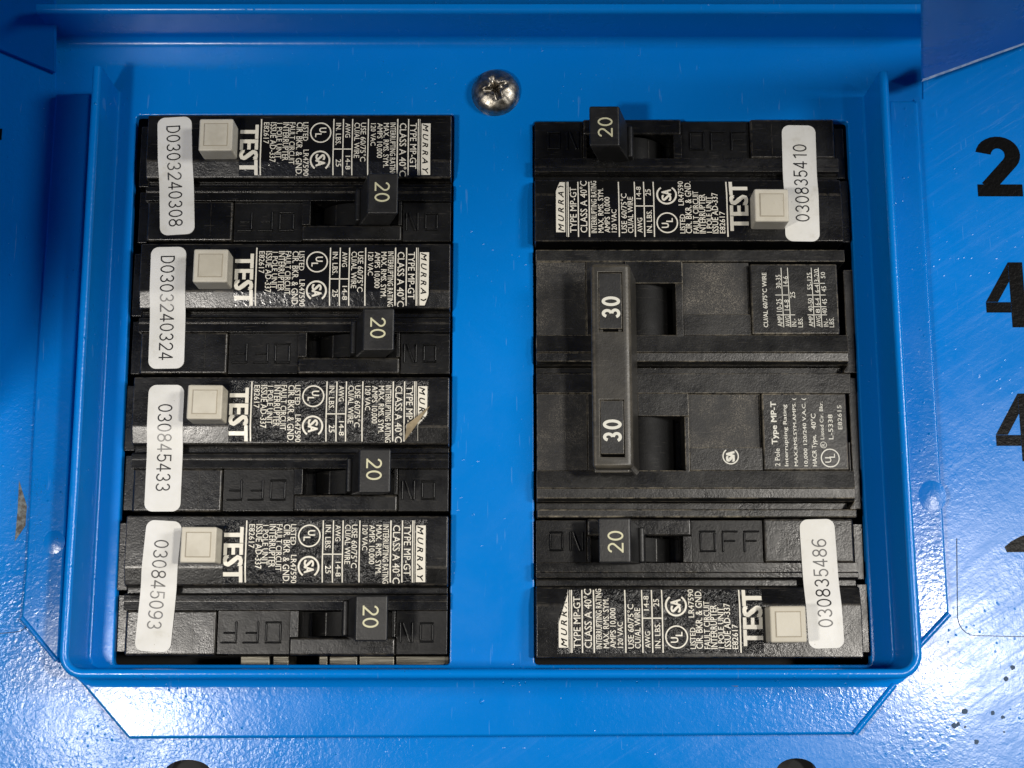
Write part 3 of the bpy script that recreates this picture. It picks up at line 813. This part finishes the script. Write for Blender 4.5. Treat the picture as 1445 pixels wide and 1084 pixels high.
cx, cy = Q(1162, 628, -.7); ring(t, cx, cy, .6, .1, zf, k=16)
t.build('listing_mark', [M['grey_print']], DR); t = MB()
zf2 = lambda x, y: -1.31
cx, cy = Q(1031, 644, -1.35); ring(t, cx, cy, 1.5, .22, zf2, 125, 415)
write(t, 'S', cx-.05, cy-.45, .85, 1.5, AN, zf2, bold=.06); write(t, 'A', cx-.05, cy+.4, .85, 1.5, AN, zf2, bold=.06)
t.build('listing_mark', [M['grey_print']], DR)

# ------------------------------------------------------------------ the blue enclosure
EN = thing('electrical_panel', 'blue painted sheet metal breaker panel with recessed tray and rolled rim', 'electrical panel', 0, 0, 0)
WF, WL, WG, WP = -3.0, 9.0, -1.2, -2.75          # recess floor, lip top, flange, outer plate
def sheet(holes_x, holes_y, u0, u1, v0, v1, w, mat, name, th=1.5, hole_pts=None):
    pass
# recess floor with the two openings
fl_u0, fl_u1 = at(79, 60, WF)[0], at(1301, 60, WF)[0]
v_top = at(700, 56, WF)[1]; v_bot = -1.2
cut = []
aL = at(190, 210, WF)[0]; bL = at(637, 600, WF)[0]; aR = at(755, 600, WF)[0]-.2; bR = at(1191, 200, WF)[0]+.9
cvT = [at(400, 163, WF)[1], at(970, 171, WF)[1]]; cvB = -1.0
def hole_sheet(outer, holes, w, th, bevel, mats, name, parent):
    """flat sheet with holes: triangulated fill, extruded down, hole and outer edges rounded"""
    b = bmesh.new(); allE = []
    for loop in [outer]+holes:
        vv = [b.verts.new(V(x, y, w)) for x, y in loop]
        allE += [b.edges.new((vv[i], vv[(i+1) % len(vv)])) for i in range(len(vv))]
    bmesh.ops.triangle_fill(b, use_beauty=True, edges=allE)
    for f in b.faces:
        if f.normal.z < 0: f.normal_flip()
    bd = [e for e in b.edges if len(e.link_faces) == 1]
    r = bmesh.ops.extrude_edge_only(b, edges=bd)
    for v in r['geom']:
        if isinstance(v, bmesh.types.BMVert): v.co.z -= th*S
    if bevel > 0:
        bmesh.ops.bevel(b, geom=[e for e in bd if e.is_valid], offset=bevel*S, segments=3, profile=0.5, affect='EDGES', clamp_overlap=True)
    m = MB(); m.join(b); return m.build(name, mats, parent, 30)
tapL, tapR = (at(158, 940, WF)[0]-aL), (at(1229, 940, WF)[0]-bR)
hl = [(aL, cvT[0]), (at(160, 935, WF)[0], cvB), (bL, cvB), (bL-.1, cvT[0]+.1)]
hr = [(aR, cvT[1]), (aR, cvB), (at(1229, 935, WF)[0], cvB), (bR, cvT[1])]
def rnd(loop, r=0.7, k=4):
    out = []; n_ = len(loop)
    for i in range(n_):
        p, a, c = Vector(loop[i]), Vector(loop[i-1]), Vector(loop[(i+1) % n_])
        da, dc = (a-p).normalized(), (c-p).normalized(); p0, p1 = p+da*r, p+dc*r
        for j in range(k+1):
            t_ = j/k; out.append(tuple((1-t_)**2*p0+2*t_*(1-t_)*p+t_*t_*p1))
    return out
hole_sheet([(fl_u0, v_bot-.6), (fl_u1, v_bot-.6), (fl_u1, v_top), (fl_u0, v_top)], [rnd(hl), rnd(hr)], WF, 1.6, 0.35, [M['blue']], 'recess_floor', EN)
# black inside of the box
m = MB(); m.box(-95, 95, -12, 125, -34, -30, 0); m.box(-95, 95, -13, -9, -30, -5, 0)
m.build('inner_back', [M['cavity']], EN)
m = MB(); m.box(-128, 128, 126, 152, -30, -26, 0); m.build('back_plate', [M['blue']], EN)

def sweep(path, section, name, mats, parent, closed=False, normals=None, smooth=40):
    """section: list of (offset across, w). path: points (u,v); offset to the left of travel"""
    m = MB(); k = len(section); n_ = len(path); vs, fs = [], []
    for i, p in enumerate(path):
        p = Vector(p)
        d0 = (p-Vector(path[i-1])).normalized() if i > 0 else (Vector(path[1])-p).normalized()
        d1 = (Vector(path[i+1])-p).normalized() if i < n_-1 else d0
        d = (d0+d1).normalized(); nn = Vector((-d.y, d.x)); sc = 1/max(.5, nn.dot(Vector((-d0.y, d0.x))))
        for o, w in section:
            q = p+nn*o*sc; vs.append((q.x, q.y, w))
    for i in range(n_-1):
        for j in range(k-1):
            a = i*k+j; fs.append((a, a+1, a+k+1, a+k))
    fs += [tuple(range(k))[::-1], tuple(range((n_-1)*k, n_*k))]
    m.faces(vs, fs); bmesh.ops.recalc_face_normals(m.bm, faces=m.bm.faces)
    return m.build(name, mats, parent, smooth)
# rolled rim: U shaped path, inside of the tray lies to the left when running down the left side, along and up
def arc(cx, cy, r, a0, a1, k=8): return [(cx+r*math.cos(R(a0+(a1-a0)*i/k)), cy+r*math.sin(R(a0+(a1-a0)*i/k))) for i in range(k+1)]
tl = at(136, 93, WL); bl = at(91.5, 900, WL); br = at(1293, 900, WL); tr = at(1248, 100, WL)
vb = at(700, 951, WL)[1]
rc = 3.3
path = [tl]+[tuple(Vector(tl).lerp(Vector(bl), i/4)) for i in (1, 2, 3)]+arc(bl[0]+rc-.15, vb+rc, rc, 180, 270)+arc(br[0]-rc+.15, vb+rc, rc, 270, 360)+[tuple(Vector(br).lerp(Vector(tr), i/4)) for i in (1, 2, 3, 4)]
h = .82
def arcs(cx, cw, r, a0, a1, k=6): return [(cx+r*math.cos(R(a0+(a1-a0)*i/k)), cw+r*math.sin(R(a0+(a1-a0)*i/k))) for i in range(k+1)]
inner = [(h+.45, WF+.02)]+arcs(h+.45, WF+.47, .45, 270, 180, 4)
top = arcs(0, WL-h, h, 0, 180, 8)
outer = arcs(-h-1.6, WG+1.6, 1.58, 0, -90, 5)+[(-h-1.6, WG-.4), (h+.45, WF-.4)]
rim = sweep(path, inner+top+outer, 'tray_rim', [M['blue_flange']], EN)
# the inner fillet must not cover the openings at the bottom: openings start above it (v = cvB)

def plate(outline, w, th, bevel, name, mat, parent=EN, seg=3, tilt=None):
    m = MB(); m.poly(outline, w-th, w, bevel, seg=seg, emat=0, taper=tilt); return m.build(name, [mat], parent, 30)
# flanges folded outwards from the rim, mitred at the corners
g = lambda px, py, w=WG: at(px, py, w)
eg = .9
plate([g(78, 132), g(126, 132), g(104, 520), g(83, 938), g(29, 872), g(36, 800), g(50, 540)], WG, 1.3, .5, 'side_flange', M['blue_flange'])
plate([g(1296, 142), g(1340, 867), g(1298, 912), g(1266, 520), g(1254, 142)], WG, 1.3, .5, 'side_flange', M['blue_flange'])
plate([g(108, 957), g(1264, 962), g(1206, 1037), g(181, 1043)], WG, 1.3, .55, 'bottom_flange', M['blue_flange'])
# raised edge beads along the mitred corners and bottom flange
def bead(pts, r, name='edge_bead', mat='blue_flange', w=WG):
    sweep([g(*p) for p in pts], arcs(0, w-.15, r, 0, 180, 6)+[(-r, w-.6), (r, w-.6)], name, [M[mat]], EN)
bead([(1339, 866), (1297, 911)], .62)
bead([(1262, 966), (1206, 1035)], .62)
bead([(31, 872), (80, 932)], .45)
# outer plate, one sheet round the tray with the tray opening and two holes
o_ = []
po = lambda px, py: at(px, py, WP)
h1 = [po(265+34*math.cos(R(a)), 1092+20*math.sin(R(a))) for a in range(0, 360, 15)]
h2 = [po(1124+29*math.cos(R(a)), 1089+19*math.sin(R(a))) for a in range(0, 360, 15)]
tray_hole = [po(112, 130), po(76, 920), po(120, 990), po(1240, 990), po(1305, 900), po(1268, 130)]
outline = [(-128, -40), (128, -40), (128, 112.5), po(1304, 108), po(1304, 128), po(1268, 129.5), ]
lo = [po(118, 129.5), po(77, 128), po(76, 100), (-128, 123)]
hole_sheet([(-128, -40), (128, -40), (128, 142), po(1303, 80), po(1303, 140), po(1290, 140), po(1284, 905), po(1240, 955), po(150, 955), po(102, 912), po(90, 128), po(78, 127), po(78, 85), (-128, 142)], [h1, h2], WP, 1.2, .0, [M['blue_plate']], 'outer_plate', EN)
# weld dimples
def dimple(px, py, rx, hh, name='weld_mark'):
    m = MB(); u, v = g(px, py); vs = [(u, v, WG+hh)]; fs = []; k = 20; rings = 4
    for j in range(1, rings+1):
        q = j/rings
        for i in range(k):
            a = 2*PI*i/k; vs.append((u+rx*q*math.cos(a), v+rx*1.15*q*math.sin(a), WG+.01+hh*(1-q*q)**1.5 - (0.03 if j == rings else 0)))
    for i in range(k): fs.append((0, 1+i, 1+(i+1) % k))
    for j in range(rings-1):
        for i in range(k):
            a = 1+j*k; fs.append((a+i, a+k+i, a+k+(i+1) % k, a+(i+1) % k))
    m.faces(vs, fs); m.build(name, [M['blue_flange']], EN, 80)
dimple(76, 765, 2.0, .16); dimple(1315, 700, 2.6, .2); dimple(680, 990, .5, .16)
# holes: dark rims seen at the bottom edge
for hx, hy in ((265, 1092), (1124, 1089)):
    u, v = po(hx, hy); m = MB()
    pts = rrect(0, 0, 7.6, 5.0, 2.4); m.poly([(u+x, v+y) for x, y in pts], WP-9, WP-4, 0, emat=0)
    m.build('bolt_hole', [M['cavity']], EN)
# top wall of the tray: folded up from the floor, wider than the side rim
def topsec(a):
    return a
tw = []
u0, u1 = fl_u0, fl_u1
vt = v_top
sec = [(vt-1.6, WF+.012)]+[(vt-1.6+1.6*math.sin(R(a)), WF+1.62-1.6*math.cos(R(a))) for a in range(0, 91, 15)]+[(vt, WL-1.2)]+[(vt+1.0-1.0*math.cos(R(a)), WL-1.2+1.0*math.sin(R(a))) for a in range(0, 91, 15)]+[(vt+1.5, WL-.15), (vt+1.9, WL-.8), (vt+1.9, WF-3), (vt-1.6, WF-1.2)]
m = MB(); m.profile(sec, u0, u1, 0.0); m.build('top_wall', [M['blue']], EN, 30)
# flared corner sheets of the hood either side of the top wall
Ag, Bg = at(1302, 112, 2.5), at(1490, 44, 2.5)
m = MB()
def slanted(p, q, r_, s_, th=1.2):
    vs = list(p+q+r_+s_)
    P = [p, q, r_, s_]
    top = [(x, y, z) for x, y, z in P]; bot = [(x, y, z-th) for x, y, z in P]
    m.faces(top+bot, [(0, 1, 2, 3), (7, 6, 5, 4), (0, 4, 5, 1), (1, 5, 6, 2), (2, 6, 7, 3), (3, 7, 4, 0)])
    bmesh.ops.recalc_face_normals(m.bm, faces=m.bm.faces)
    bmesh.ops.bevel(m.bm, geom=list(m.bm.edges), offset=.25*S, segments=2, affect='EDGES')
C_, Dd = at(1560, -80, 55), at(1301, -80, 55)
slanted((*Ag, 2.5), (*Bg, 2.5), (*C_, 55), (*Dd, 55)); m.build('hood_corner', [M['blue']], EN)
m = MB()
Al, Bl, Cl, Dl = at(79, 104, -2), at(-60, 46, -2), at(-60, -80, 12), at(79, -80, 12)
slanted((*Al, -2), (*Bl, -2), (*Cl, 12), (*Dl, 12), th=.5)
m.faces([], []); m.build('hood_corner', [M['blue']], EN)
m2 = MB()  # pale strip: reflected light painted along the right hood corner's lower edge
n = NT('edge_glint_paint'); M['edge_glint'] = n.set(Base_Color=n.mix(n.ramp(n.noise(5, 3, .7), .4, .6), (.62, .68, .74), (.25, .4, .6)), Roughness=.4)
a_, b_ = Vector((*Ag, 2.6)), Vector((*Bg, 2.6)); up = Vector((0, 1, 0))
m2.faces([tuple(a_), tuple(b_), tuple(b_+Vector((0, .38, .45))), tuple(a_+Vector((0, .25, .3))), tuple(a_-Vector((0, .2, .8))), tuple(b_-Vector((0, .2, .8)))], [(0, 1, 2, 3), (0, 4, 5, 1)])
m2.build('painted_glint', [M['edge_glint']], EN)
# hood over the tray, just above the picture: slanted front edge
m = MB()
hv = 134.0
vs = [(-130, hv, -6), (130, hv, -6), (130, hv, 40), (0, hv, 23), (-130, hv, 16)]
vs2 = [(x, y+1.5, z) for x, y, z in vs]
m.faces(vs+vs2, [(0, 1, 2, 3, 4), (9, 8, 7, 6, 5)]+[(i, (i+1) % 5, (i+1) % 5+5, i+5) for i in range(5)])
bmesh.ops.recalc_face_normals(m.bm, faces=m.bm.faces); m.build('hood', [M['blue']], EN)
m = MB(); m.poly([(-260, -42), (62, 26), (192, 54), (192, 230), (-260, 230)], 276, 278, 0.4)  # added sheet behind the camera, blocks the right work lamp to shade the top
m.build('added_shade_sheet', [M['blue']], EN)
m = MB(); m.profile([(36, WP-.2), (133.9, WP-.2), (133.9, 80), (60, 100), (36, 96)], -103, -101, 0.0)  # added upright sheet left of view, keeps the left work lamp off the plate
m.build('added_shade_cheek', [M['blue']], EN)
# circuit numbers on the outer plate
for ch, px, py, hh in (('2', 1409, 235, 88), ('4', 1424, 416, 94), ('4', 1438, 603, 96)):
    t = MB(); u, v = po(px, py); sc_ = D/(F*CT-(542-py)*ST)
    write(t, ch, u, v, 64*sc_*(1.0 if ch == '2' else 1.06), hh*sc_*1.02, 0, lambda x, y: WP+.05, bold=0.2, inter=True)
    t.build('circuit_number', [M['vinyl']], EN)
rm = plate([po(1417.5, 772), po(1427, 764), po(1440, 757), po(1462, 750), po(1466, 779), po(1421, 779.5)], WP+.06, .1, 0, 'circuit_number', M['vinyl'])  # number cut to a fragment, the glare over it built into its outline
rm['label'] = 'part of a black number, cut off where glare hides it'
t = MB(); u, v = po(-24, 222); write(t, '7', u, v, 6.6, 11.5, 0, lambda x, y: WP+.05, bold=.2, inter=True); t.build('circuit_number', [M['vinyl']], EN)
# thin edge of clear labels on the plate
def outline_line(pts, name):
    sweep([po(*p) for p in pts], [(.07, WP), (.07, WP+.07), (-.07, WP+.07), (-.07, WP)], name, [M['dark_speck']], EN)
cr = [(1350, 760), (1351, 860)]+[(1376-25*math.cos(R(a)), 868+29*math.sin(R(a))) for a in range(10, 91, 16)]+[(1460, 899)]
outline_line(cr, 'clear_label_edge')
cl_ = [(48, 740), (47, 850)]+[(22+24*math.cos(R(a)), 858+34*math.sin(R(a))) for a in range(10, 91, 16)]+[(-20, 896)]
outline_line(cl_, 'clear_label_edge')
# chipped paint on the left flange edge
plate([po(27, 678), po(38, 714), po(36, 742), po(21, 764), po(25, 720)], WP+.06, .1, 0, 'paint_chip', M['chip'])
# grime crescent under the rim
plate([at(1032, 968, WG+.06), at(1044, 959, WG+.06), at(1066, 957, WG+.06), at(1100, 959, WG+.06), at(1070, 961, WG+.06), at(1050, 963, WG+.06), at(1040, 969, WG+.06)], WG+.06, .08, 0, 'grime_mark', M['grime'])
for px, py, r in ((1361, 1004, 4.5), (1420, 958, 3.5), (1429, 942, 3.2), (1401, 1006, 3), (1415, 1012, 2.6), (1346, 1024, 4), (1352, 1022, 3), (1378, 1047, 3.2), (1417, 1033, 1.3), (1362, 1026, 1.6)):
    u, v = po(px, py); rr = r*.125
    pts = [(u+rr*(1+random.uniform(-.25, .25))*math.cos(a*PI/5), v+rr*(1+random.uniform(-.25, .25))*math.sin(a*PI/5)) for a in range(10)]
    plate(pts, WP+.12, .14, .04, 'dirt_speck', M['dark_speck'])

# ------------------------------------------------------------------ the screw
us, vs_ = at(699, 123, 0)
SW = thing('machine_screw', 'worn round head steel screw in the top of the blue tray', 'screw', us, vs_, WF)
b = bmesh.new(); k = 48; rr = 4.65; hgt = 3.1
prof = [(0.0, hgt-0.0)]
rows = []
for j in range(15):
    a = R(90*j/14); rad = rr*math.sin(a); z = hgt*math.cos(a)**.85 if j < 14 else 0
    row = []
    for i in range(k):
        t_ = 2*PI*i/k
        x, y = rad*math.cos(t_), rad*math.sin(t_)
        ca, sa = math.cos(R(20)), math.sin(R(20)); xr_, yr_ = x*ca+y*sa, -x*sa+y*ca
        arm = min(abs(xr_), abs(yr_)); ln = max(abs(xr_), abs(yr_))
        d = 0
        if ln < 2.35: d = max(0, 1-(arm/0.55)**4)*1.3*(1-ln/2.9)
        if math.hypot(x, y) < 1.05: d = max(d, 1.5*(1-(math.hypot(x, y)/1.1)**3))
        d *= 1+.2*math.sin(7*t_+j)
        row.append(b.verts.new(V(x, y, z-d+.05*math.sin(3*x+1)*math.cos(4*y))))
    rows.append(row)
for j in range(14):
    for i in range(k):
        try: b.faces.new((rows[j][i], rows[j+1][i], rows[j+1][(i+1) % k], rows[j][(i+1) % k]))
        except ValueError: pass
bmesh.ops.remove_doubles(b, verts=b.verts, dist=1e-5)
bmesh.ops.recalc_face_normals(b, faces=b.faces)
bmesh.ops.subdivide_edges(b, edges=b.edges, cuts=1, use_grid_fill=True)
m = MB(); m.join(b); m.build('screw_head', [M['steel']], SW, 50)

# ------------------------------------------------------------------ rail parts below the bottom left breaker
RL = thing('mounting_rail', 'dull metal rail showing in the gap below the bottom left breaker', 'rail', -40, -0.8, -6)
m = MB()
for a, b_, zt in ((338, 380, -5), (384, 407, -4.6), (449, 462, -5), (464, 504, -4.4), (506, 556, -4.2), (558, 634, -4.8)):
    ua, ub = at(a, 938, zt)[0]+40, at(b_, 938, zt)[0]+40
    m = MB(); m.box(ua, ub, -1.6, 1.35, -8, zt+6-.4, .25)
    m.build('rail_segment', [M['zinc'], M['zinc']], RL)
